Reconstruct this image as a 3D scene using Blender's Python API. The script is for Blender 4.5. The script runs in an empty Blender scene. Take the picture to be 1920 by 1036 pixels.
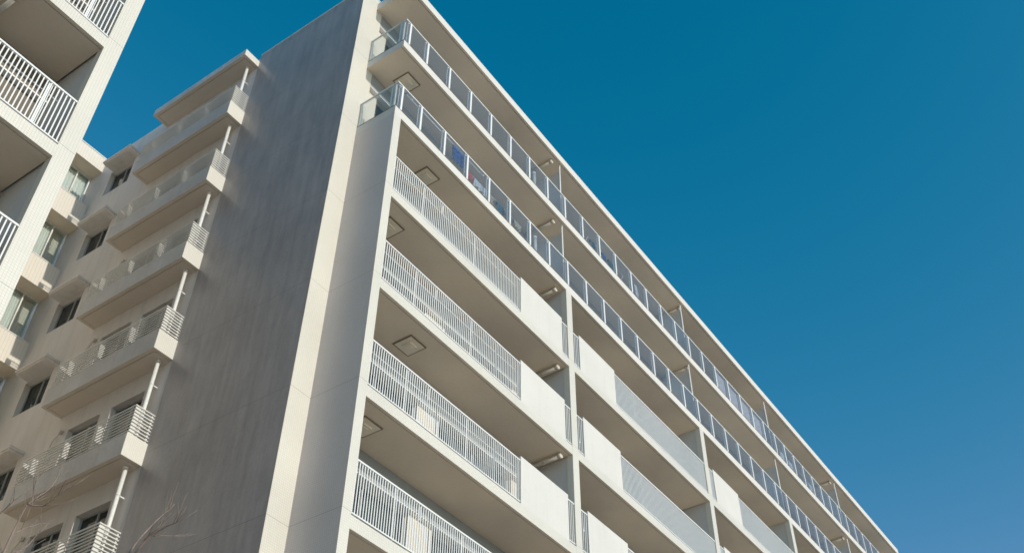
import bpy, math, random
from mathutils import Vector, Matrix
random.seed(7)
S = bpy.context.scene
COL = S.collection

# ------------------------------------------------------------------ camera
CAM = (-11.588, -11.8, 1.6)
FPX, YAW, PITCH, ROLL = 1964.24, 54.851, 43.4692, 0.43214
cd = bpy.data.cameras.new('camera'); cam = bpy.data.objects.new('camera', cd); COL.objects.link(cam)
cd.sensor_fit = 'HORIZONTAL'; cd.sensor_width = 36.0; cd.lens = FPX / 1920 * 36.0
cd.clip_start = 0.1; cd.clip_end = 6000
a, b, r = (math.radians(v) for v in (YAW, PITCH, ROLL))
fw = Vector((math.sin(a)*math.cos(b), math.cos(a)*math.cos(b), math.sin(b)))
rt = Vector((math.cos(a), -math.sin(a), 0)); up = rt.cross(fw)
r2 = math.cos(r)*rt + math.sin(r)*up; u2 = -math.sin(r)*rt + math.cos(r)*up
m = Matrix((r2, u2, -fw)).transposed().to_4x4(); m.translation = Vector(CAM)
cam.matrix_world = m
S.camera = cam

# ------------------------------------------------------------------ light
SUN_EL = 19.5
SKY_R, SKY_G, SKY_B = (0.425, 3.4), 1.125, 1.135
w = bpy.data.worlds.new('World'); S.world = w; w.use_nodes = True
nt = w.node_tree; bg = nt.nodes['Background']
sk = nt.nodes.new('ShaderNodeTexSky'); sk.sky_type = 'NISHITA'; sk.sun_disc = False
sk.sun_elevation = math.radians(SUN_EL); sk.sun_rotation = math.radians(181.0)
sk.altitude = 50; sk.air_density = 1.0; sk.dust_density = 0.4; sk.ozone_density = 3.0
# deep clear winter blue: red scattered out high up, coming back towards the horizon
sp = nt.nodes.new('ShaderNodeSeparateColor'); cc = nt.nodes.new('ShaderNodeCombineColor'); nt.links.new(sk.outputs[0], sp.inputs[0])
for ch, off, mul in ((0, SKY_R[0], SKY_R[1]), (1, 0.0, SKY_G), (2, 0.0, SKY_B)):
    s1 = nt.nodes.new('ShaderNodeMath'); s1.operation = 'SUBTRACT'; s1.inputs[1].default_value = off; nt.links.new(sp.outputs[ch], s1.inputs[0])
    s2 = nt.nodes.new('ShaderNodeMath'); s2.operation = 'MAXIMUM'; s2.inputs[1].default_value = 0.0; nt.links.new(s1.outputs[0], s2.inputs[0])
    s3 = nt.nodes.new('ShaderNodeMath'); s3.operation = 'MULTIPLY'; s3.inputs[1].default_value = mul; nt.links.new(s2.outputs[0], s3.inputs[0])
    if ch == 0:
        s4 = nt.nodes.new('ShaderNodeMath'); s4.operation = 'MULTIPLY'; nt.links.new(s3.outputs[0], s4.inputs[0]); nt.links.new(s2.outputs[0], s4.inputs[1])
        s5 = nt.nodes.new('ShaderNodeMath'); s5.operation = 'MINIMUM'; nt.links.new(s4.outputs[0], s5.inputs[0]); nt.links.new(s1.inputs[0].links[0].from_socket, s5.inputs[1]); s3 = s5
    nt.links.new(s3.outputs[0], cc.inputs[ch])
nt.links.new(cc.outputs[0], bg.inputs[0]); bg.inputs[1].default_value = 0.15
sd = bpy.data.lights.new('sun', 'SUN'); so = bpy.data.objects.new('sun', sd); COL.objects.link(so)
sd.energy = 2.9; sd.angle = math.radians(0.5); sd.color = (1.0, 0.945, 0.855)
d = Vector((0.020, 1.0, -math.tan(math.radians(SUN_EL)))).normalized()
so.rotation_euler = d.to_track_quat('-Z', 'Y').to_euler(); so.location = (-20, -60, 60)
S.view_settings.view_transform = 'Standard'; S.view_settings.look = 'None'
S.view_settings.exposure = 0.0; S.view_settings.gamma = 1.0
S.cycles.max_bounces = 12; S.cycles.diffuse_bounces = 6; S.cycles.transparent_max_bounces = 24
S.cycles.use_denoising = True
S.cycles.pixel_filter_type = 'BLACKMAN_HARRIS'; S.cycles.filter_width = 1.6

# ------------------------------------------------------------------ materials
def new_mat(name, col, rough=0.6, metal=0.0, spec=0.4):
    mt = bpy.data.materials.new(name); mt.use_nodes = True
    p = mt.node_tree.nodes['Principled BSDF']
    p.inputs['Base Color'].default_value = (*col, 1); p.inputs['Roughness'].default_value = rough
    p.inputs['Metallic'].default_value = metal; p.inputs['Specular IOR Level'].default_value = spec
    return mt, mt.node_tree, p

def N(nt, t, **kw):
    n = nt.nodes.new(t)
    for k, v in kw.items(): setattr(n, k, v)
    return n

def math_node(nt, op, x, y=None):
    n = nt.nodes.new('ShaderNodeMath'); n.operation = op
    for i, v in enumerate((x, y)):
        if v is None: continue
        if isinstance(v, (int, float)): n.inputs[i].default_value = v
        else: nt.links.new(v, n.inputs[i])
    return n.outputs[0]

def pos_uv(nt):
    g = N(nt, 'ShaderNodeNewGeometry'); s = N(nt, 'ShaderNodeSeparateXYZ')
    nt.links.new(g.outputs['Position'], s.inputs[0])
    u = math_node(nt, 'ADD', s.outputs[0], s.outputs[1])
    c = N(nt, 'ShaderNodeCombineXYZ'); nt.links.new(u, c.inputs[0]); nt.links.new(s.outputs[2], c.inputs[1])
    return g, s, c.outputs[0]

def noise(nt, vec, scale, detail=4, rough=0.55, mul=None):
    if mul:
        mp = N(nt, 'ShaderNodeMapping'); mp.inputs['Scale'].default_value = mul
        nt.links.new(vec, mp.inputs[0]); vec = mp.outputs[0]
    n = N(nt, 'ShaderNodeTexNoise'); n.inputs['Scale'].default_value = scale
    n.inputs['Detail'].default_value = detail; n.inputs['Roughness'].default_value = rough
    nt.links.new(vec, n.inputs['Vector']); return n.outputs['Fac']

def ramp(nt, f, stops):
    rp = N(nt, 'ShaderNodeValToRGB'); el = rp.color_ramp.elements
    while len(el) > len(stops): el.remove(el[-1])
    while len(el) < len(stops): el.new(0.5)
    for e, (p, c) in zip(el, stops):
        e.position = p; e.color = (c, c, c, 1) if isinstance(c, (int, float)) else (*c, 1)
    nt.links.new(f, rp.inputs[0]); return rp.outputs[0]

def mixc(nt, f, x, y, mode='MIX'):
    n = N(nt, 'ShaderNodeMix', data_type='RGBA', blend_type=mode)
    for sck, v in ((n.inputs[0], f), (n.inputs[6], x), (n.inputs[7], y)):
        if isinstance(v, (int, float)): sck.default_value = v
        elif isinstance(v, tuple): sck.default_value = (*v, 1)
        else: nt.links.new(v, sck)
    return n.outputs[2]

def tile_mat(name, col, var=0.02, streak=0.0, rough=0.32, joint=True, grout=0.78, spec=0.4):
    mt, nt, p = new_mat(name, col, rough, spec=spec)
    g, s, uv = pos_uv(nt)
    br = N(nt, 'ShaderNodeTexBrick'); br.offset = 0.0; br.squash = 1.0
    nt.links.new(uv, br.inputs['Vector'])
    br.inputs['Scale'].default_value = 1.0; br.inputs['Brick Width'].default_value = 0.05
    br.inputs['Row Height'].default_value = 0.05; br.inputs['Mortar Size'].default_value = 0.004
    br.inputs['Mortar Smooth'].default_value = 0.4
    c1 = tuple(min(1, c*(1+var)) for c in col); c2 = tuple(c*(1-var) for c in col)
    br.inputs['Color1'].default_value = (*c1, 1); br.inputs['Color2'].default_value = (*c2, 1)
    br.inputs['Mortar'].default_value = (*[c*grout for c in col], 1)
    out = br.outputs['Color']
    big = noise(nt, g.outputs['Position'], 0.45, 5)
    out = mixc(nt, 1.0, out, ramp(nt, big, [(0.3, 0.93), (0.7, 1.04)]), 'MULTIPLY')
    if streak:
        st = noise(nt, g.outputs['Position'], 1.0, 6, 0.65, (5.5, 5.5, 0.45))
        st2 = noise(nt, g.outputs['Position'], 1.0, 5, 0.6, (0.9, 0.9, 0.25))
        out = mixc(nt, 1.0, out, ramp(nt, st, [(0.30, 1-streak), (0.5, 1.0), (0.72, 1+streak*0.9)]), 'MULTIPLY')
        out = mixc(nt, 1.0, out, ramp(nt, st2, [(0.3, 1-streak*0.45), (0.7, 1+streak*0.4)]), 'MULTIPLY')
        mo = noise(nt, g.outputs['Position'], 1.0, 7, 0.7, (2.2, 2.2, 1.0))
        out = mixc(nt, 1.0, out, ramp(nt, mo, [(0.32, 0.86), (0.5, 1.0), (0.68, 1.12)]), 'MULTIPLY')
        sc = noise(nt, g.outputs['Position'], 1.0, 3, 0.5, (7.0, 7.0, 0.55))
        out = mixc(nt, ramp(nt, sc, [(0.74, 0.0), (0.80, 0.45)]), out, tuple(min(1, c*1.7) for c in col))
    if joint:
        fz = math_node(nt, 'FRACT', math_node(nt, 'DIVIDE', math_node(nt, 'SUBTRACT', s.outputs[2], 2.70), 2.9))
        j = math_node(nt, 'LESS_THAN', fz, 0.0045)
        out = mixc(nt, math_node(nt, 'MULTIPLY', j, 0.55), out, tuple(c*0.35 for c in col))
    nt.links.new(out, p.inputs['Base Color'])
    bp = N(nt, 'ShaderNodeBump'); bp.inputs['Strength'].default_value = 0.25; bp.inputs['Distance'].default_value = 0.004
    inv = math_node(nt, 'SUBTRACT', 1.0, br.outputs['Fac']); nt.links.new(inv, bp.inputs['Height'])
    nt.links.new(bp.outputs[0], p.inputs['Normal'])
    return mt

def paint_mat(name, col, rough=0.6, var=0.05, scale=0.8, drip=0.0, wavy=0.0, spec=0.3, siding=0.0):
    mt, nt, p = new_mat(name, col, rough, spec=spec)
    g = N(nt, 'ShaderNodeNewGeometry')
    n1 = noise(nt, g.outputs['Position'], scale, 5)
    out = mixc(nt, 1.0, col, ramp(nt, n1, [(0.3, 1-var), (0.7, 1+var*0.6)]), 'MULTIPLY')
    n2 = noise(nt, g.outputs['Position'], 14.0, 3)
    out = mixc(nt, 1.0, out, ramp(nt, n2, [(0.3, 0.975), (0.7, 1.015)]), 'MULTIPLY')
    if drip:
        st = noise(nt, g.outputs['Position'], 1.0, 4, 0.6, (3.5, 3.5, 0.35))
        out = mixc(nt, 1.0, out, ramp(nt, st, [(0.28, 1-drip), (0.5, 1.0)]), 'MULTIPLY')
    if siding:
        sx = N(nt, 'ShaderNodeSeparateXYZ'); nt.links.new(g.outputs['Position'], sx.inputs[0])
        ln = math_node(nt, 'LESS_THAN', math_node(nt, 'FRACT', math_node(nt, 'DIVIDE', sx.outputs[0], siding)), 0.14)
        out = mixc(nt, math_node(nt, 'MULTIPLY', ln, 0.30), out, tuple(c*0.4 for c in col))
    nt.links.new(out, p.inputs['Base Color'])
    if wavy:
        nw = noise(nt, g.outputs['Position'], 1.6, 4, 0.6)
        bp = N(nt, 'ShaderNodeBump'); bp.inputs['Strength'].default_value = 1.0; bp.inputs['Distance'].default_value = wavy
        nt.links.new(nw, bp.inputs['Height']); nt.links.new(bp.outputs[0], p.inputs['Normal'])
    return mt

def glass_mat(name, tint, film, gloss=0.05, body=0.12):
    mt = bpy.data.materials.new(name); mt.use_nodes = True; nt = mt.node_tree
    for n in list(nt.nodes):
        if n.type != 'OUTPUT_MATERIAL': nt.nodes.remove(n)
    o = nt.nodes['Material Output']
    tr = N(nt, 'ShaderNodeBsdfTransparent'); tr.inputs[0].default_value = (*tint, 1)
    df = N(nt, 'ShaderNodeBsdfDiffuse'); df.inputs[0].default_value = (*film, 1)
    gl = N(nt, 'ShaderNodeBsdfGlossy'); gl.inputs['Roughness'].default_value = gloss
    m1 = N(nt, 'ShaderNodeMixShader'); m1.inputs[0].default_value = body
    nt.links.new(tr.outputs[0], m1.inputs[1]); nt.links.new(df.outputs[0], m1.inputs[2])
    fr = N(nt, 'ShaderNodeFresnel'); fr.inputs[0].default_value = 1.5
    ge = N(nt, 'ShaderNodeNewGeometry'); front = math_node(nt, 'SUBTRACT', 1.0, ge.outputs['Backfacing'])
    nt.links.new(math_node(nt, 'MULTIPLY', front, body), m1.inputs[0])
    m2 = N(nt, 'ShaderNodeMixShader'); nt.links.new(math_node(nt, 'MULTIPLY', fr.outputs[0], front), m2.inputs[0])
    nt.links.new(m1.outputs[0], m2.inputs[1]); nt.links.new(gl.outputs[0], m2.inputs[2])
    nt.links.new(m2.outputs[0], o.inputs[0]); return mt

M = {}
M['tile'] = tile_mat('cream mosaic tile', (0.70, 0.655, 0.56))
M['tile_plain'] = tile_mat('cream mosaic tile without joints', (0.74, 0.70, 0.61), joint=False)
M['tile_shaded'] = tile_mat('cream mosaic tile shaded side', (0.64, 0.57, 0.53), var=0.02)  # same cream tile, toned down on the face turned from the sun
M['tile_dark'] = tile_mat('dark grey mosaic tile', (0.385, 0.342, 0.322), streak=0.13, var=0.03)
M['paint'] = paint_mat('cream paint', (0.655, 0.625, 0.565), drip=0.05)
M['wall'] = paint_mat('beige wall paint', (0.66, 0.61, 0.565), drip=0.12)
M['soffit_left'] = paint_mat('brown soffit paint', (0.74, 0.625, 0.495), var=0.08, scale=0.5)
M['beam'] = paint_mat('shaded lintel grey', (0.30, 0.31, 0.31), var=0.06)  # the lintel's shade is put into this grey
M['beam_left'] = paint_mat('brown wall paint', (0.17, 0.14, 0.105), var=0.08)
M['back'] = paint_mat('pale back wall paint', (0.64, 0.59, 0.51), var=0.05)
M['parapet'] = paint_mat('weathered parapet paint', (0.56, 0.535, 0.505), var=0.12, drip=0.10, wavy=0.05)
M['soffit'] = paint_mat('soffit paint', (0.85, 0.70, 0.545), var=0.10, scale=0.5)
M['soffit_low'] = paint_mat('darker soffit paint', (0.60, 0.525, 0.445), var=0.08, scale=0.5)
M['siding'] = paint_mat('cream siding', (0.72, 0.66, 0.56), siding=0.10)
M['groove'] = paint_mat('groove shadow gap', (0.16, 0.14, 0.11))
M['white'] = paint_mat('white painted metal', (0.78, 0.77, 0.74), rough=0.4, var=0.03)
M['grey_metal'] = paint_mat('silver metal', (0.70, 0.68, 0.63), rough=0.4, var=0.05)
M['pvc'] = paint_mat('white pipe', (0.80, 0.78, 0.72), rough=0.35, var=0.03)
M['beige_pvc'] = paint_mat('beige pipe', (0.62, 0.56, 0.48), rough=0.4, var=0.05)
M['hatch'] = paint_mat('stainless hatch', (0.92, 0.80, 0.64), rough=0.45, var=0.08, scale=5)
M['hatch_rim'] = paint_mat('hatch rim', (0.26, 0.19, 0.12), rough=0.6)
M['board'] = paint_mat('partition board', (0.60, 0.58, 0.55), var=0.04)
M['frame'] = paint_mat('aluminium frame', (0.36, 0.36, 0.35), rough=0.35, var=0.03)
M['frame_white'] = paint_mat('pale window frame', (0.72, 0.70, 0.64), rough=0.35, var=0.03)
M['glass'] = glass_mat('balustrade glass', (0.84, 0.87, 0.90), (0.50, 0.52, 0.56), body=0.10)
M['clear_glass'] = glass_mat('end glass', (0.90, 0.93, 0.93), (0.6, 0.62, 0.62), body=0.08)
M['window_glass'] = glass_mat('window glass', (0.55, 0.60, 0.60), (0.05, 0.06, 0.06), gloss=0.02, body=0.35)
M['clear_window'] = glass_mat('clear window glass', (0.93, 0.96, 0.95), (0.3, 0.32, 0.32), gloss=0.01, body=0.06)
M['room'] = paint_mat('dim room', (0.06, 0.06, 0.06))
M['curtain'] = paint_mat('pale curtain', (0.70, 0.70, 0.66))
M['navy'] = paint_mat('navy cloth', (0.015, 0.10, 0.30), rough=0.9)
M['red'] = paint_mat('coral cloth', (0.65, 0.10, 0.08), rough=0.9)
M['white_cloth'] = paint_mat('white cloth', (0.75, 0.75, 0.76), rough=0.9)
M['teal'] = paint_mat('teal cloth', (0.03, 0.16, 0.22), rough=0.9)
M['tan'] = paint_mat('tan cloth', (0.55, 0.46, 0.32), rough=0.9)
M['screen'] = paint_mat('screen sheet', (0.62, 0.56, 0.55), rough=0.9, var=0.06)
M['bark'] = paint_mat('bark', (0.25, 0.19, 0.155), rough=0.9, var=0.3, scale=9)

# ------------------------------------------------------------------ mesh helpers
class MB:
    def __init__(self): self.v = []; self.f = []; self.mi = []; self.sm = []
    def box(self, x0, x1, y0, y1, z0, z1, m=0, faces=None):
        """faces: {'-x': material index, ...} overrides"""
        i = len(self.v)
        self.v += [(x0,y0,z0),(x1,y0,z0),(x1,y1,z0),(x0,y1,z0),(x0,y0,z1),(x1,y0,z1),(x1,y1,z1),(x0,y1,z1)]
        for k, q in (('-z',(0,3,2,1)),('+z',(4,5,6,7)),('-y',(0,1,5,4)),('+x',(1,2,6,5)),('+y',(2,3,7,6)),('-x',(3,0,4,7))):
            self.f.append(tuple(i+j for j in q)); self.mi.append((faces or {}).get(k, m)); self.sm.append(False)
        return self
    def quad(self, pts, m=0):
        i = len(self.v); self.v += [tuple(p) for p in pts]
        self.f.append(tuple(range(i, i+len(pts)))); self.mi.append(m); self.sm.append(False); return self
    def tube(self, pts, rad, n=10, m=0, cap=True):
        pts = [Vector(p) for p in pts]; rad = rad if isinstance(rad, (list, tuple)) else [rad]*len(pts)
        base = len(self.v); prev = None
        for k, p in enumerate(pts):
            t = (pts[min(k+1, len(pts)-1)] - pts[max(k-1, 0)]).normalized()
            if prev is None:
                ref = Vector((0,0,1)) if abs(t.z) < 0.9 else Vector((1,0,0)); u = t.cross(ref).normalized()
            else: u = (prev - t*prev.dot(t)).normalized()
            prev = u; v2 = t.cross(u)
            for j in range(n):
                an = 2*math.pi*j/n; q = p + (u*math.cos(an) + v2*math.sin(an))*rad[k]
                self.v.append(tuple(q))
        for k in range(len(pts)-1):
            for j in range(n):
                A = base+k*n+j; B = base+k*n+(j+1)%n
                self.f.append((A, B, B+n, A+n)); self.mi.append(m); self.sm.append(True)
        if cap:
            self.f.append(tuple(base+j for j in range(n-1, -1, -1))); self.mi.append(m); self.sm.append(False)
            e = base+(len(pts)-1)*n
            self.f.append(tuple(e+j for j in range(n))); self.mi.append(m); self.sm.append(False)
        return self
    def build(self, name, mats, parent=None, loc=(0,0,0)):
        me = bpy.data.meshes.new(name); me.from_pydata(self.v, [], self.f); me.update()
        for mt in (mats if isinstance(mats, (list, tuple)) else [mats]): me.materials.append(mt)
        me.polygons.foreach_set('material_index', self.mi)
        me.polygons.foreach_set('use_smooth', self.sm)
        return place(me, name, parent, loc)

def place(me, name, parent=None, loc=(0,0,0)):
    o = bpy.data.objects.new(name, me); COL.objects.link(o)
    if parent: o.parent = parent
    o.location = loc; return o

def tag(o, label, cat, group=None):
    o['label'] = label; o['category'] = cat
    if group: o['group'] = group
    return o

def thing(name, label, cat, loc=(0,0,0), group=None):
    o = bpy.data.objects.new(name, None); o.empty_display_size = 0.3; COL.objects.link(o); o.location = loc
    return tag(o, label, cat, group)

def holed_wall(mb, axis, c, depth, a0, a1, z0, z1, holes, sgn, m=0, mr=None):
    """wall face in the plane axis=c with rectangular openings and reveals going back by depth in direction sgn"""
    mr = m if mr is None else mr
    As = sorted({a0, a1, *[h[0] for h in holes], *[h[1] for h in holes]})
    Zs = sorted({z0, z1, *[h[2] for h in holes], *[h[3] for h in holes]})
    P = (lambda a, z, d: (c+sgn*d, a, z)) if axis == 'x' else (lambda a, z, d: (a, c+sgn*d, z))
    for i in range(len(As)-1):
        for j in range(len(Zs)-1):
            ca, cz = (As[i]+As[i+1])/2, (Zs[j]+Zs[j+1])/2
            if any(h[0] < ca < h[1] and h[2] < cz < h[3] for h in holes): continue
            mb.quad([P(As[i],Zs[j],0), P(As[i+1],Zs[j],0), P(As[i+1],Zs[j+1],0), P(As[i],Zs[j+1],0)], m)
    for h in holes:
        for (p, q) in (((h[0],h[2]),(h[1],h[2])), ((h[1],h[2]),(h[1],h[3])), ((h[1],h[3]),(h[0],h[3])), ((h[0],h[3]),(h[0],h[2]))):
            mb.quad([P(*p,0), P(*q,0), P(*q,depth), P(*p,depth)], mr)

# ------------------------------------------------------------------ dimensions (metres)
LV = [2.38 + 2.9*i for i in range(9)]            # slab soffits; LV[7], LV[8] carry the glass balconies
ROOF = 28.48
PIL = [(7.95, 8.24), (16.43, 16.72), (23.87, 24.16), (31.56, 31.85)]
END = 40.06
BACK = 1.30
GX = -0.57
BAR = 0.0735

ground = MB().box(-900, 900, -900, 900, -0.5, 0.0).build('ground', paint_mat('light paving', (0.56, 0.48, 0.39), var=0.12, scale=0.3))
ground['kind'] = 'structure'

# ------------------------------------------------------------------ reusable component meshes
def bar_railing(L, bw_, bd, top):
    b = MB(); b.box(0, L, -0.012, 0.033, top-0.035, top); b.box(0, L, -0.006, 0.027, 0.325, 0.352)
    n = max(2, round(L/BAR)); s = L/n
    for i in range(n):
        x = (i+0.5)*s; b.box(x-bw_, x+bw_, 0.002, 0.002+bd, 0.352, top-0.035)
    b.box(0, L, 0.05, 0.09, 0.27, 0.335, 1)  # dark strip filling the gap under the rail, painting its shade
    x = 0.12
    while x < L:
        b.box(x-0.007, x+0.007, 0.022, 0.04, 0.28, top-0.035); b.box(x-0.05, x+0.05, 0.02, 0.06, 0.28, 0.30); x += 1.06
    return b
_rail_cache = {}
def put_railing(x0, x1, z, parent, dense=False, top=1.465):
    k = (round(x1-x0, 3), dense, top)
    if k not in _rail_cache:
        o = bar_railing(x1-x0, *((0.012, 0.032) if dense else (0.0105, 0.011)), top).build('railing', [M['white'], M['groove']], parent, (x0, 0.03, z)); _rail_cache[k] = o.data
        return o
    return place(_rail_cache[k], 'railing', parent, (x0, 0.03, z))

def sliding_window(wd, ht, white=False):
    """frame in the xz plane, local origin at lower left, facing -y"""
    f = MB(); t = 0.045
    f.box(0, wd, 0, 0.08, 0, t); f.box(0, wd, 0, 0.08, ht-t, ht)
    f.box(0, t, 0, 0.08, t, ht-t); f.box(wd-t, wd, 0, 0.08, t, ht-t)
    f.box(wd/2-0.022, wd/2+0.022, 0.02, 0.07, t, ht-t)
    p = MB(); p.box(t, wd/2-0.03, 0.03, 0.036, t, ht-t); p.box(wd/2+0.03, wd-t, 0.05, 0.056, t, ht-t)
    return f, p
_win = {}
def put_window(parent, loc, wd, ht, rot=0, frame='frame', curtain=None, room=True, glass='window_glass'):
    k = (round(wd,3), round(ht,3), frame, curtain, room)
    if k not in _win:
        f, p = sliding_window(wd, ht)
        fo = f.build('window', M[frame], parent, loc); po = p.build('pane', M[glass], fo)
        _win[k] = [fo.data, po.data, None, None]
        if room:
            bo = MB().box(-0.02, wd+0.02, 0.30, 0.32, -0.02, ht+0.02).build('room_dark', M['room'], fo); _win[k][2] = bo.data  # dark sheet standing in for the unlit room
        if curtain:
            c = MB(); n = 24; w0, w1 = curtain
            for i in range(n):
                xa, xb = w0*wd+(w1-w0)*wd*i/n, w0*wd+(w1-w0)*wd*(i+1)/n
                ya, yb = 0.13+0.02*math.sin(i*1.9), 0.13+0.02*math.sin((i+1)*1.9)
                c.quad([(xa,ya,0.05),(xb,yb,0.05),(xb,yb,ht-0.05),(xa,ya,ht-0.05)])
            co = c.build('curtain', M['curtain'], fo); _win[k][3] = co.data
    else:
        fo = place(_win[k][0], 'window', parent, loc); place(_win[k][1], 'pane', fo)
        if _win[k][2]: place(_win[k][2], 'room_dark', fo)
        if _win[k][3]: place(_win[k][3], 'curtain', fo)
    fo.rotation_euler = (0, 0, rot); return fo

def slab(mb, x0, x1, y0, y1, z, h, mf=0, ms=1, mg=2, open_left=None):
    """balcony slab with a drip groove behind its front edge; fascia mf, soffit ms, groove mg"""
    g0, g1 = 0.075, 0.092
    F = {'-z': ms}
    mb.box(x0, x1, y0, y0+g0, z, z+h, mf, F)
    mb.box(x0, x1, y0+g0, y0+g1, z+0.015, z+h, mf, {'-z': mg})
    mb.box(x0, x1, y0+g1, y1, z, z+h, mf, F)

def hatch(parent, x, y, z):
    h = MB()
    h.box(x, x+0.55, y, y+0.55, z-0.025, z+0.002, 1)
    h.box(x+0.03, x+0.52, y+0.03, y+0.52, z-0.032, z-0.024, 0)
    h.box(x+0.15, x+0.40, y+0.15, y+0.40, z-0.07, z-0.031, 0)
    h.box(x+0.21, x+0.34, y+0.21, y+0.34, z-0.085, z-0.069, 0)
    return h.build('escape_hatch', [M['hatch'], M['hatch_rim']], parent)

def drain(parent, x, z, y0=0.20, y1=1.28):
    p = MB(); p.tube([(x, y0, z), (x, y1, z)], 0.05, 14)
    p.tube([(x, y0-0.015, z), (x, y0+0.09, z)], 0.066, 14); p.tube([(x, 0.66, z), (x, 0.74, z)], 0.06, 14)
    p.tube([(x, y0+0.05, z), (x, y0+0.05, z+0.10)], 0.045, 12)
    return p.build('drain_pipe', M['beige_pvc'], parent)

# ------------------------------------------------------------------ main apartment block
main = thing('apartment_building', 'long cream apartment block with a dark end wall and two glass balcony rows on top', 'building')

# end wall with its sunlit front strip
gw = MB()
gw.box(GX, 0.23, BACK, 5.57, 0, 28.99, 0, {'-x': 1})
gw.box(GX-0.015, 0.245, BACK-0.015, 5.56, 28.99, 29.03, 2)
gw.build('end_wall', [M['tile'], M['tile_dark'], M['grey_metal']], main)
MB().box(0.0, 0.25, 0.0, BACK, 0, LV[7], 0, {'-x': 1}).build('side_wall', [M['tile'], M['tile_shaded']], main)
MB().box(END-0.3, END, 0.0, BACK, 0, LV[7], 0).build('side_wall', [M['tile']], main)

# back wall of the balconies, with the sliding-window openings
bw = MB(); BW = 1.42
bays = [(0.25, PIL[0][0]), (PIL[0][1], PIL[1][0]), (PIL[1][1], PIL[2][0]), (PIL[2][1], PIL[3][0]), (PIL[3][1], END-0.3)]
win_spans = []
for x0, x1 in bays:
    L = x1-x0; win_spans += [(x0+0.40, x0+3.15), (x0+3.95, x1-0.75)]
holes = []
for i, z in enumerate([-0.28] + LV):
    top = (LV+[ROOF])[i] - 0.58
    for p, q in win_spans: holes.append((p, q, z+0.34, top))
holed_wall(bw, 'y', BW, 0.12, 0.23, END-0.05, 0, ROOF, holes, 1)
for i in range(10):
    z = (LV+[ROOF])[i]
    bw.box(0.232, END-0.05, BACK, BW+0.002, z-0.555, z, 1); bw.box(0.232, END-0.05, BACK-0.008, BW+0.002, z-0.58, z-0.555, 2)  # white strip painted in for the lintel's sunlit lower edge
bw.box(0.23, END, 13.6, 14.0, 0, 28.7); bw.box(END-0.3, END, BW, 13.6, 0, 28.7)
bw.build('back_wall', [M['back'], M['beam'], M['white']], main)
for i, z in enumerate([-0.28] + LV):
    top = (LV+[ROOF])[i] - 0.58
    for p, q in win_spans: put_window(main, (p, BW+0.10, z+0.34), q-p, top-z-0.34, curtain=(0.0, 0.30) if (i*3+int(p)) % 3 else (0.55, 1.0))

# roof
rf = MB(); slab(rf, 0.0, END, 0.0, BACK+0.14, ROOF, 0.32)
rf.box(0.235, END-0.02, BACK+0.14, 13.9, 28.5, 28.78, 0)
rf.build('roof', [M['paint'], M['soffit'], M['groove'], M['grey_metal']], main)

# pillars and party boards
for x0, x1 in PIL:
    MB().box(x0, x1, -0.003, 0.18, 0, LV[7]+0.005).build('pillar', M['tile'], main)
pole_b = []
for i in range(10):
    z0 = -0.0 if i == 0 else LV[i-1]+0.28; z1 = (LV+[ROOF])[i]
    for x0, x1 in PIL:
        glassy = i >= 8
        pb = MB()
        if glassy:
            pb.box(x0+0.12, x0+0.16, 0.14, BACK, z0+0.05, z1-0.32); 
            o = pb.build('partition', M['board'], main)
            MB().tube([(x0+0.12, 0.13, z0), (x0+0.12, 0.13, z1)], 0.024, 12).tube([(x0+0.12,0.13,z1-0.03),(x0+0.12,0.13,z1)],0.05,12).build('post', M['white'], o)
        else:
            pb.box(x0+0.02, x1-0.02, 0.18, BACK, z0, z1).build('partition', M['board'], main)

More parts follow.
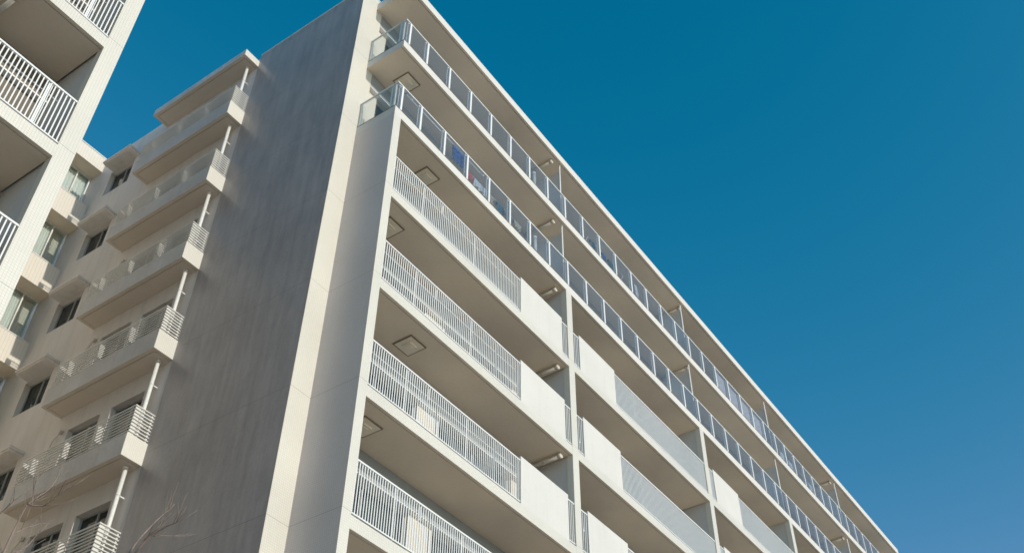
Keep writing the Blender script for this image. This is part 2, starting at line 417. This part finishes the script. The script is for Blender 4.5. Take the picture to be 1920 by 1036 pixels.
SEG = [('r', 0.25, 5.59), ('p', 5.59, 7.65), ('r', 7.65, 7.95), ('r', 8.24, 8.57), ('p', 8.57, 10.57), ('r', 10.57, 16.43),
       ('r', 16.72, 17.06), ('p', 17.06, 19.0), ('r', 19.0, 23.87), ('r', 24.16, 24.49), ('p', 24.49, 26.45), ('r', 26.45, 31.56),
       ('r', 31.85, 32.18), ('p', 32.18, 34.1), ('r', 34.1, 39.76)]
POSTS = [0.19] + [0.19+(0.97-0.19)] + [0.97+1.017*k for k in range(1, 8)] + [8.09+1.0575*k for k in range(1, 9)] + \
        [16.55+1.0786*k for k in range(1, 8)] + [24.1+0.9675*k for k in range(1, 9)] + [31.84+1.02*k for k in range(1, 9)]
glass_cache = {}
for i, z in enumerate(LV):
    b = MB()
    if i < 7:
        xs = [(0.25, 7.95)] + [(PIL[k][1], PIL[k+1][0]) for k in range(3)] + [(PIL[3][1], END-0.3)]
        for x0, x1 in xs: slab(b, x0, x1, 0.0, BACK+0.005, z, 0.27)
        for k, x0, x1 in SEG:
            if k == 'p': b.box(x0, x1, 0.0015, 0.12, z+0.27, z+1.555, 3)
    else:
        slab(b, 0.0, END, 0.0, BACK+0.005, z, 0.28, 0)
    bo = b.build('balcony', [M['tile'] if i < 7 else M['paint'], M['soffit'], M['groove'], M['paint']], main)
    if i < 7:
        for k, x0, x1 in SEG:
            if k == 'r': put_railing(x0, x1, z, bo, x0 > 8.6)
        for x0, x1 in bays[:1]:                               # clothes-drying pole on its arms inside the rail
            q = MB(); q.tube([(x0+0.12, 0.20, z+1.33), (x1-0.3, 0.20, z+1.33)], 0.016, 8)
            for t in (0.25, 0.7, 0.95):
                x = x0+(x1-x0)*t; q.box(x-0.012, x+0.012, 0.06, 0.22, z+1.305, z+1.315); q.box(x-0.010, x+0.010, 0.05, 0.065, z+1.1, z+1.40)
            q.build('drying_pole', M['white'], bo)
    else:
        rl = MB(); T = z+1.245
        rl.box(-0.01, END-0.02, -0.012, 0.028, T, T+0.035); rl.box(0.0, END-0.02, -0.006, 0.024, z+0.295, z+0.315, 1)
        rl.box(-0.01, 0.03, 0.028, 1.285, T, T+0.035); rl.box(0.0, 0.024, 0.024, 1.285, z+0.295, z+0.315, 1)
        for x in POSTS:
            rl.box(x-0.032, x+0.032, -0.018, 0.045, z+0.28, T)
            rl.box(x-0.105, x-0.085, 0.02, 0.04, z+0.30, T, 0); rl.box(x-0.115, x-0.08, -0.014, 0.02, T-0.10, T-0.065)
        for y in (0.09, 0.20, 1.24): rl.box(0.005, 0.05, y-0.022, y+0.022, z+0.28, T)
        rl.build('balustrade', [M['white'], M['groove']], bo)
        edges = [0.0] + POSTS
        for x0, x1 in zip(edges[:-1], edges[1:]):
            k = round(x1-x0, 3)
            if k not in glass_cache:
                o = MB().box(0.01, x1-x0-0.01, -0.004, 0.006, 0.315, 1.245).build('glass_panel', M['glass'], bo, (x0, 0, z)); glass_cache[k] = o.data
            else: o = place(glass_cache[k], 'glass_panel', bo, (x0, 0, z))
            o.rotation_euler = (random.uniform(-.006, .006), 0, random.uniform(-.005, .005))
        MB().box(0.002, 0.012, 0.02, 1.27, z+0.315, T).build('glass_panel', M['clear_glass'], bo)
        q = MB(); q.tube([(6.69, 0.25, z+0.28), (6.69, 0.25, z+1.30)], 0.06, 14).build('standpipe', M['pvc'], bo)
# escape hatches and drains in the soffits
for i, z in enumerate(LV):
    hatch(main, 0.73 if i % 2 == 0 else 1.86, 0.43, z)
for i, z in enumerate(LV + [ROOF]):
    drain(main, 7.70, z-0.10)
    if i in (8, 9):
        for x in (16.62, 31.42): drain(main, x, z-0.10)

# ---- garden-side wing: wall, windows, balconies, canopies
WY0, WY1 = 5.57, 13.40
wing = MB(); wh = []
for i in range(10):
    top = (LV+[ROOF])[i]; fl = -0.28 if i == 0 else LV[i-1]
    wh += [(6.32, 7.50, fl+0.40, top-0.56), (7.90, 9.10, fl+0.40, top-0.56), (10.95, 12.15, top-1.86, top-0.72)]
holed_wall(wing, 'x', GX+0.012, 0.17, WY0, WY1, 0, 28.86, wh, 1)
wing.quad([(GX+0.012, WY0, 28.86), (GX+0.4, WY0, 28.86), (GX+0.4, WY1, 28.86), (GX+0.012, WY1, 28.86)])
wing.box(GX+0.35, GX+0.40, WY0, WY1, 0, 28.858)
wing.build('wing_wall', [M['wall']], main)
for i, h in enumerate(wh):
    put_window(main, (GX+0.012+0.14, h[1], h[2]), h[1]-h[0], h[3]-h[2], rot=-math.pi/2, frame='frame')
for i in range(10):
    z = (LV+[ROOF])[i]
    c = MB(); zc = z-0.71
    c.box(-0.95, GX+0.01, 10.78, 12.07, zc, zc+0.055, 0); c.box(-0.985, GX+0.01, 10.75, 12.10, zc+0.055, zc+0.13, 0)
    c.build('window_canopy', M['wall'], main)
    v = MB(); v.tube([(GX, 9.33, z-0.55), (GX-0.08, 9.33, z-0.55)], 0.06, 12)
    v.tube([(GX-0.05, 9.33, z-0.56), (GX-0.05, 9.36, z-0.66), (GX-0.05, 9.52, z-0.78), (GX-0.05, 9.55, z-0.95), (GX-0.05, 9.55, z-1.9)], 0.018, 8)
    v.build('vent_pipe', M['beige_pvc'], main)
XO = -1.13
def wing_slab(mb, z, h, y0, y1):
    e, g = 0.10, 0.115
    mb.box(XO+g, GX+0.01, y0+g, y1-g, z, z+0.15, 1)
    for (xa, xb, ya, yb) in ((XO, XO+e, y0, y1), (XO+e, GX+0.01, y0, y0+e), (XO+e, GX+0.01, y1-e, y1)):
        mb.box(xa, xb, ya, yb, z, z+h, 0, {'-z': 1, '-y': 2})
    for (xa, xb, ya, yb) in ((XO+e, XO+g, y0+e, y1-e), (XO+g, GX+0.01, y0+e, y0+g), (XO+g, GX+0.01, y1-g, y1-e)):
        mb.box(xa, xb, ya, yb, z+0.02, z+0.15, 3)
rail_me = None
for i, z in enumerate(LV):
    b = MB(); wing_slab(b, z, 0.56, WY0, 9.66)
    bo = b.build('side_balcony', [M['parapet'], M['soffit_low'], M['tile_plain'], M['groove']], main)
    if rail_me is None:
        r_ = MB(); t = 0.014; n = 9
        for k in range(n):
            zz = 0.64 + k*(1.31-0.64)/(n-1); hh = 0.014 if k == n-1 else 0.0095
            r_.box(XO+0.03, XO+0.055, WY0+0.03, 9.63, zz-hh, zz+hh)
            r_.box(XO+0.055, GX, WY0+0.03, WY0+0.055, zz-0.0125, zz+0.0125); r_.box(XO+0.055, GX, 9.605, 9.63, zz-hh, zz+hh)
        for y in (5.64, 6.90, 8.05, 9.22, 9.57): 
            r_.box(XO+0.058, XO+0.20, y-0.012, y+0.012, 0.50, 1.30)
        for x in (XO+0.28, GX-0.04): r_.box(x-0.02, x+0.02, WY0+0.06, WY0+0.075, 0.52, 1.30)
        o = r_.build('bar_rail', M['grey_metal'], bo, (0, 0, z)); rail_me = o.data
    else: place(rail_me, 'bar_rail', bo, (0, 0, z))
b = MB(); wing_slab(b, 28.42, 0.27, WY0, 9.70)
b.box(XO+0.02, GX, WY0+0.02, 9.68, 28.57, 28.68, 0)
b.build('balcony_roof', [M['parapet'], M['soffit_low'], M['tile_plain'], M['groove']], main)
zz = [0.0] + LV + [28.42]
for i in range(len(zz)-1):
    p = MB(); z0 = zz[i]+(0.15 if i else 0.0); z1 = zz[i+1]
    p.tube([(-0.73, 5.87, z0), (-0.73, 5.87, z1)], 0.047, 16)
    p.tube([(-0.73, 5.87, z1-0.06), (-0.73, 5.87, z1)], 0.062, 16)
    for q in (0.35, 0.75):
        zq = z0+(z1-z0)*q; p.tube([(-0.73, 5.87, zq-0.02), (-0.73, 5.87, zq+0.02)], 0.053, 16); p.box(-0.69, GX+0.012, 5.86, 5.88, zq-0.012, zq+0.012)
    p.build('downpipe', M['pvc'], main)

# ---- rear wall between the two blocks
RY = 12.83
rw = MB()
rw.box(-6.80, GX+0.011, 13.62, 13.9, 0, 28.7, 0)
rw.box(-6.80, -1.80, RY+0.01, 13.62, 0, 28.87, 0)
for i in range(10):
    z0 = 0 if i == 0 else LV[i-1]; z1 = LV[i] if i < 9 else ROOF-0.22
    top = z0 + 0.97
    rw.box(-1.80, GX+0.011, RY, 13.62, z0, top, 0, {'-z': 1, '+z': 2})
rw.box(-1.80, GX+0.011, RY, 13.62, 28.26, 28.87, 0, {'-z': 1})
rw.box(-1.80, GX+0.011, RY-0.02, RY+0.20, 28.87, 28.91, 2)
for i in range(9): rw.box(-1.80, GX+0.011, RY-0.015, RY+0.02, LV[i]+0.97, LV[i]+1.0, 2)
rw.build('rear_wall', [M['siding'], M['soffit'], M['grey_metal']], main)
for i in range(1, 10):
    z0 = LV[i-1]+0.97; z1 = LV[i] if i < 9 else 28.26
    put_window(main, (-1.55, 13.36, z0), 0.97, z1-z0, frame='frame_white', curtain=(0.0, 0.95 if i == 9 else 0.52), glass='clear_window')

# ------------------------------------------------------------------ neighbouring block on the left
LX = -6.81
left = thing('apartment_building', 'cream tiled apartment block at the left edge with white vertical bar railings', 'building', (LX, 0, 0))
def lx(b): b.v = [(x-LX, y, z) for x, y, z in b.v]; return b
lx(MB().box(-7.12, LX, -0.003, 0.18, 0, 28.99)).build('corner_pillar', M['tile'], left)
lx(MB().box(-15.4, -15.1, -0.003, 0.18, 0, 28.99)).build('corner_pillar', M['tile'], left)
lx(MB().box(-7.09, LX, 0.18, RY-0.005, 0, 28.99)).build('end_wall', M['board'], left)
lb = MB(); hl = []
for i, z in enumerate([-0.28]+LV):
    top = (LV+[ROOF])[i]-0.58; hl += [(-11.2, -8.5, z+0.34, top), (-14.7, -11.9, z+0.34, top)]
holed_wall(lb, 'y', BW, 0.12, -22, -7.09, 0, ROOF, hl, 1)
for i in range(10):
    z = (LV+[ROOF])[i]; lb.box(-22, -7.092, BACK, BW+0.002, z-0.55, z); lb.box(-22, -7.092, BACK-0.008, BW+0.002, z-0.585, z-0.55, 2)  # white strip stands for the sunlit bottom of the lintel
lb.box(-22, -7.1, 13.0, 13.3, 0, 28.7); lb.box(-22, -21.7, BW, 13.0, 0, 28.7)
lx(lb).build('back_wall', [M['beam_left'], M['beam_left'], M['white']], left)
for h in hl: put_window(left, (h[0]-LX, BW+0.10, h[2]), h[1]-h[0], h[3]-h[2])
rf = MB(); slab(rf, -22, -7.12, 0, BACK+0.1, ROOF, 0.32); rf.box(-22, LX, BACK+0.1, 13.3, 28.5, 28.78)
lx(rf).build('roof', [M['paint'], M['soffit'], M['groove']], left)
for i, z in enumerate(LV):
    b = MB(); slab(b, -15.1, -7.12, 0, BACK+0.005, z, 0.27); slab(b, -22, -15.4, 0, BACK+0.005, z, 0.27)
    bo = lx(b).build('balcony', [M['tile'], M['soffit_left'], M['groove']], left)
    put_railing(-15.1-LX, -7.12-LX, z, bo, top=1.385); put_railing(-22-LX, -15.4-LX, z, bo, top=1.385)
    q = MB(); q.tube([(-15.0, 0.20, z+1.27), (-7.35, 0.20, z+1.27)], 0.016, 8)
    for x in (-7.62, -9.6, -11.6, -13.6): q.box(x-0.02, x+0.02, 0.06, 0.22, z+1.245, z+1.255); q.box(x-0.014, x+0.014, 0.05, 0.065, z+0.36, z+1.34)
    lx(q).build('drying_pole', M['white'], bo)
    q = MB(); q.tube([(-8.62, 0.30, z-0.10), (-8.62, 1.28, z-0.10)], 0.05, 14); q.tube([(-8.62, 0.28, z-0.10), (-8.62, 0.37, z-0.10)], 0.066, 14)
    lx(q).build('drain_pipe', M['beige_pvc'], left)

# ------------------------------------------------------------------ laundry and other things on the glass balconies
def cloth(name, label, cat, mat, x0, x1, ytop, ztop, drop, group=None, amp=0.02, back=0.25, seed=0):
    rnd = random.Random(seed); n = 14; b = MB(); ph = rnd.random()*6
    rows = [(-drop*0.0, 0.0), (-0.04, -0.018), (-drop*0.35, -0.022), (-drop*0.7, -0.024), (-drop, -0.026)]
    rowsb = [(-0.04, 0.018), (-drop*back, 0.022)]
    seq = [(dz, dy) for dz, dy in reversed(rowsb)] + rows
    for si in range(len(seq)-1):
        for k in range(n):
            q = []
            for (dz, dy), kk in ((seq[si], k), (seq[si], k+1), (seq[si+1], k+1), (seq[si+1], k)):
                x = (x1-x0)*kk/n; wv = amp*min(1, abs(dz)*3)*math.sin(kk*1.3+ph)
                q.append((x + 0.012*math.sin(dz*9+ph), dy+wv*(1 if dy < 0 else -1), dz + 0.012*math.sin(kk*0.9+ph)*(abs(dz) > 0.1)))
            b.quad(q)
    o = b.build(name, mat, None, (x0, ytop, ztop)); 
    for p in o.data.polygons: p.use_smooth = True
    sm = o.modifiers.new('thickness', 'SOLIDIFY'); sm.thickness = 0.006
    return tag(o, label, cat, group)

def rack(label, x0, x1, z, h=0.80):
    t = thing('drying_rack', label, 'drying rack', (x0, 0.35, z)); L = x1-x0
    for y in (-0.12, 0.25):
        b = MB(); b.tube([(0, y, h), (L, y, h)], 0.010, 8); b.build('bar', M['white'], t)
    for x in (0.02, L-0.02):
        b = MB(); b.tube([(x, -0.14, 0.0), (x, 0.25, h)], 0.011, 8); b.tube([(x, 0.27, 0.0), (x, -0.12, h)], 0.011, 8); b.build('leg', M['white'], t)
    return t
zb, za = LV[7]+0.28, LV[8]+0.28
b = MB(); b.tube([(0.5, 0.16, zb+1.10), (3.9, 0.16, zb+1.10)], 0.014, 8)
for x in (0.62, 3.8): b.box(x-0.015, x+0.015, 0.045, 0.17, zb+1.07, zb+1.085); b.box(x-0.03, x+0.03, 0.04, 0.05, zb+0.9, zb+1.0)
tag(b.build('laundry_pole', M['white']), 'white laundry pole carrying the dark blue towel behind the lower glass row', 'laundry pole')
cloth('hanging_towel', 'dark blue towel hanging behind the lower glass balustrade', 'towel', M['navy'], 2.53, 3.02, 0.16, zb+1.115, 0.62, seed=1, back=0.8)
rack('white drying rack full of clothes behind the lower glass balustrade', 3.22, 5.95, zb, 0.78)
cloth('shirt', 'coral red garment draped on the lower drying rack', 'garment', M['red'], 3.25, 3.52, 0.23, zb+0.792, 0.30, 'clothes on the lower drying rack', seed=2)
cloth('shirt', 'white garments bunched beside the coral one on the lower rack', 'garment', M['white_cloth'], 3.62, 4.25, 0.23, zb+0.792, 0.36, 'clothes on the lower drying rack', amp=0.05, seed=3)
cloth('shirt', 'narrow pale garment behind a glass post on the lower rack', 'garment', M['tan'], 4.36, 4.52, 0.23, zb+0.792, 0.45, 'clothes on the lower drying rack', seed=4)
cloth('shirt', 'teal garment in the middle of the lower rack', 'garment', M['teal'], 4.70, 5.05, 0.23, zb+0.792, 0.4, 'clothes on the lower drying rack', seed=5)
cloth('shirt', 'tan cloth at the far end of the lower rack', 'garment', M['tan'], 5.55, 5.85, 0.23, zb+0.792, 0.30, 'clothes on the lower drying rack', seed=6)
rack('white drying rack with dark clothes behind the top glass balustrade', 9.85, 12.2, za, 0.80)
for k, (x0, x1, mt, lb_) in enumerate([(10.0, 10.3, 'teal', 'teal garment at the near end of the top rack'), (10.75, 11.0, 'navy', 'navy garment in the middle of the top rack'), (11.15, 11.5, 'teal', 'wide blue green garment beside the navy one on the top rack')]):
    cloth('shirt', lb_, 'garment', M[mt], x0, x1, 0.23, za+0.812, 0.42, 'clothes on the top drying rack', seed=10+k)
b = MB()
b.tube([(0,0,0),(0,0,0.03),(0,0,0.30),(0,0,0.33)], [0.10,0.12,0.15,0.155], 18)
tag(b.build('bucket', M['white_cloth'], None, (12.35, 0.3, za)), 'small white bucket on the top balcony beside the dark clothes', 'bucket')
cloth('hanging_towel', 'white cloth hung over the top rail beside the dark clothes', 'towel', M['white_cloth'], 12.72, 12.92, 0.12, za+0.80, 0.55, seed=20)
for k, (x0, x1) in enumerate([(18.80, 19.68), (19.88, 20.80), (20.96, 21.88), (22.04, 22.95)]):
    b = MB(); b.box(0, x1-x0, 0, 0.012, 0.05, 0.94)
    tag(b.build('privacy_screen', M['screen'], None, (x0, 0.075, za)), ['pinkish white privacy screen nearest the camera behind the top glass row', 'second pinkish privacy screen from the near end of the top glass row', 'third privacy screen from the near end of the top glass row', 'fourth and farthest privacy screen behind the top glass row'][k], 'screen', 'privacy screens behind the top glass')
rack('white drying rack with white washing at the far end of the top row', 24.9, 28.6, za, 0.80)
for k, (x0, x1) in enumerate([(25.0, 25.7), (25.9, 26.3), (27.9, 28.4)]):
    cloth('shirt', ['white washing at the near end of the far top rack', 'white shirt in the middle of the far top rack', 'white shirt at the end of the far top rack'][k], 'garment', M['white_cloth'], x0, x1, 0.23, za+0.812, 0.5, 'white washing on the far top rack', seed=30+k, amp=0.04)

# ------------------------------------------------------------------ bare trees in front of the court
def bare_tree(label, loc, guides, seed):
    """trunk and limbs; guides are the long upper branches as world points"""
    rnd = random.Random(seed); t = thing('bare_tree', label, 'tree', loc, 'bare trees by the court'); L = Vector(loc)
    tr = MB(); H = 3.4
    tp = [Vector((0.05*math.sin(k*1.1+seed), 0.05*math.cos(k*0.9), H*k/6)) for k in range(7)]
    tr.tube(tp, [0.11-0.008*k for k in range(7)], 12); tr.build('trunk', M['bark'], t)
    cr = MB()
    def branch(pts, r0, r1, n=7):
        k = len(pts); cr.tube(pts, [r0+(r1-r0)*i/(k-1) for i in range(k)], n)
    def wander(p, d, ln, r0, depth, zmax):
        pts = [p]; q = p.copy(); d = d.normalized(); n = 7
        for i in range(n):
            d = (d + Vector((rnd.uniform(-.16,.16), rnd.uniform(-.16,.16), rnd.uniform(-.06,.14)))).normalized()
            q = q + d*(ln/n)
            if q.z > zmax: break
            pts.append(q.copy())
        if len(pts) < 3: return
        branch(pts, r0, max(0.003, r0*0.35))
        if depth:
            for i in range(2, len(pts)):
                if rnd.random() < 0.75:
                    dd = (d + Vector((rnd.uniform(-.9,.9), rnd.uniform(-.9,.9), rnd.uniform(-.1,.6)))).normalized()
                    wander(pts[i], dd, ln*rnd.uniform(.35,.6), max(0.004, r0*0.42), depth-1, zmax)
    for g, r0 in guides:
        pts = [Vector(p)-L for p in g]
        branch(pts, r0, 0.003)
        for k in range(max(1, len(pts)-3), len(pts)):
            dv = (pts[k]-pts[k-1])
            for q in range(2):
                st = pts[k-1]+dv*rnd.random(); ax = Vector((rnd.uniform(-1,1), rnd.uniform(-1,1), rnd.uniform(-.2,1)))
                dd = (dv.normalized()*1.2 + ax*0.8).normalized(); ln = rnd.uniform(0.12, 0.34)
                branch([st, st+dd*ln*0.5, st+dd*ln+Vector((0,0,ln*0.15))], 0.0032, 0.0018, 5)
    for k in range(7):
        an = k*2.4+seed; st = tp[3+k % 4]
        wander(st.copy(), Vector((math.cos(an)*0.8, math.sin(an)*0.8, 0.9)), 2.4, 0.045, 2, 6.0)
    cr.build('crown', M['bark'], t); return t
def at(px, py, dist):
    """point seen at photo pixel (px, py) at this horizontal distance"""
    v = r2*((px-960)/FPX) + u2*((518-py)/FPX) + fw
    return Vector(CAM) + v*(dist/math.hypot(v.x, v.y))
# branch courses measured once on the photograph, written as 3-d points with their own spread in depth
D1, D2 = 10.6, 11.4
t1 = (-6.9, -2.45, 0)
top1 = Vector((-6.9+0.05, -2.45, 3.3))
def course(start, pts, d0, d1):
    n = len(pts); out = [Vector(start)]
    for i, (x, y) in enumerate(pts): out.append(at(x, y, d0+(d1-d0)*i/max(1, n-1)))
    return out
low = at(5, 1040, D1)
mid = (top1*0.45 + low*0.55) + Vector((0.08, -0.05, 0))
trunk_b = [top1, mid, low, at(22,1002,D1-.05), at(40,965,D1-.1), at(52,944,D1-.12)]
a1 = trunk_b[-1]
g1 = [(trunk_b, 0.024),
      ([a1, at(60,940,D1-.1), at(66,905,D1-.2), at(71,920-24,D1-.25)], 0.010),
      ([a1, at(62,955-8,D1-.12), at(80,948,D1-.2), at(100,935,D1-.3), at(120,918,D1-.4), at(133,911,D1-.45)], 0.011),
      ([a1, at(63,935,D1), at(85,922,D1+.2), at(98,910,D1+.3), at(108,893,D1+.4), at(118,868,D1+.55), at(131,848,D1+.65)], 0.008),
      ([at(22,1002,D1-.05), at(45,990,D1+.1), at(66,984,D1+.2), at(79,978,D1+.3)], 0.008),
      ([at(5,1040,D1), at(30,1036,D1+.1), at(52,1022,D1+.2), at(66,1006,D1+.25), at(74,990,D1+.3)], 0.009),
      ([at(-40,1010,D1+.2), at(0,962,D1+.1), at(18,946,D1), at(30,934,D1-.1)], 0.010),
      ([low, at(-20,1030,D1+.1), at(-40,1010,D1+.2)], 0.018)]
bare_tree('bare leafless tree with pale upright twigs at the far lower left', t1, g1, 3)
t2 = (-4.7, -2.9, 0); top2 = Vector((-4.7, -2.9, 3.3))
lo2 = at(236, 1050, D2); mid2 = top2*0.5 + lo2*0.5 + Vector((0.1, 0.05, 0))
st2 = [top2, mid2, lo2]
g2 = [(st2 + [at(246,1030,D2), at(258,1013,D2), at(275,994,D2+.1), at(292,976,D2+.2), at(310,960,D2+.3), at(318,955,D2+.35), at(328,944,D2+.4)], 0.02),
      (st2[1:] + [at(254,1036,D2-.1), at(268,1018,D2-.2), at(282,1005,D2-.25), at(298,994,D2-.3), at(314,985,D2-.4), at(330,979,D2-.45), at(336,973,D2-.5), at(338,966,D2-.5)], 0.018),
      ([at(268,1018,D2-.2), at(272,1010,D2-.2), at(282,1000,D2-.3), at(296,990,D2-.35), at(303,979,D2-.4)], 0.008),
      ([at(284,1004,D2-.25), at(300,1003,D2-.2), at(325,1004,D2-.1), at(338,1001,D2)], 0.006)]
bare_tree('bare leafless tree with two long curved twigs below the dark end wall', t2, g2, 5)
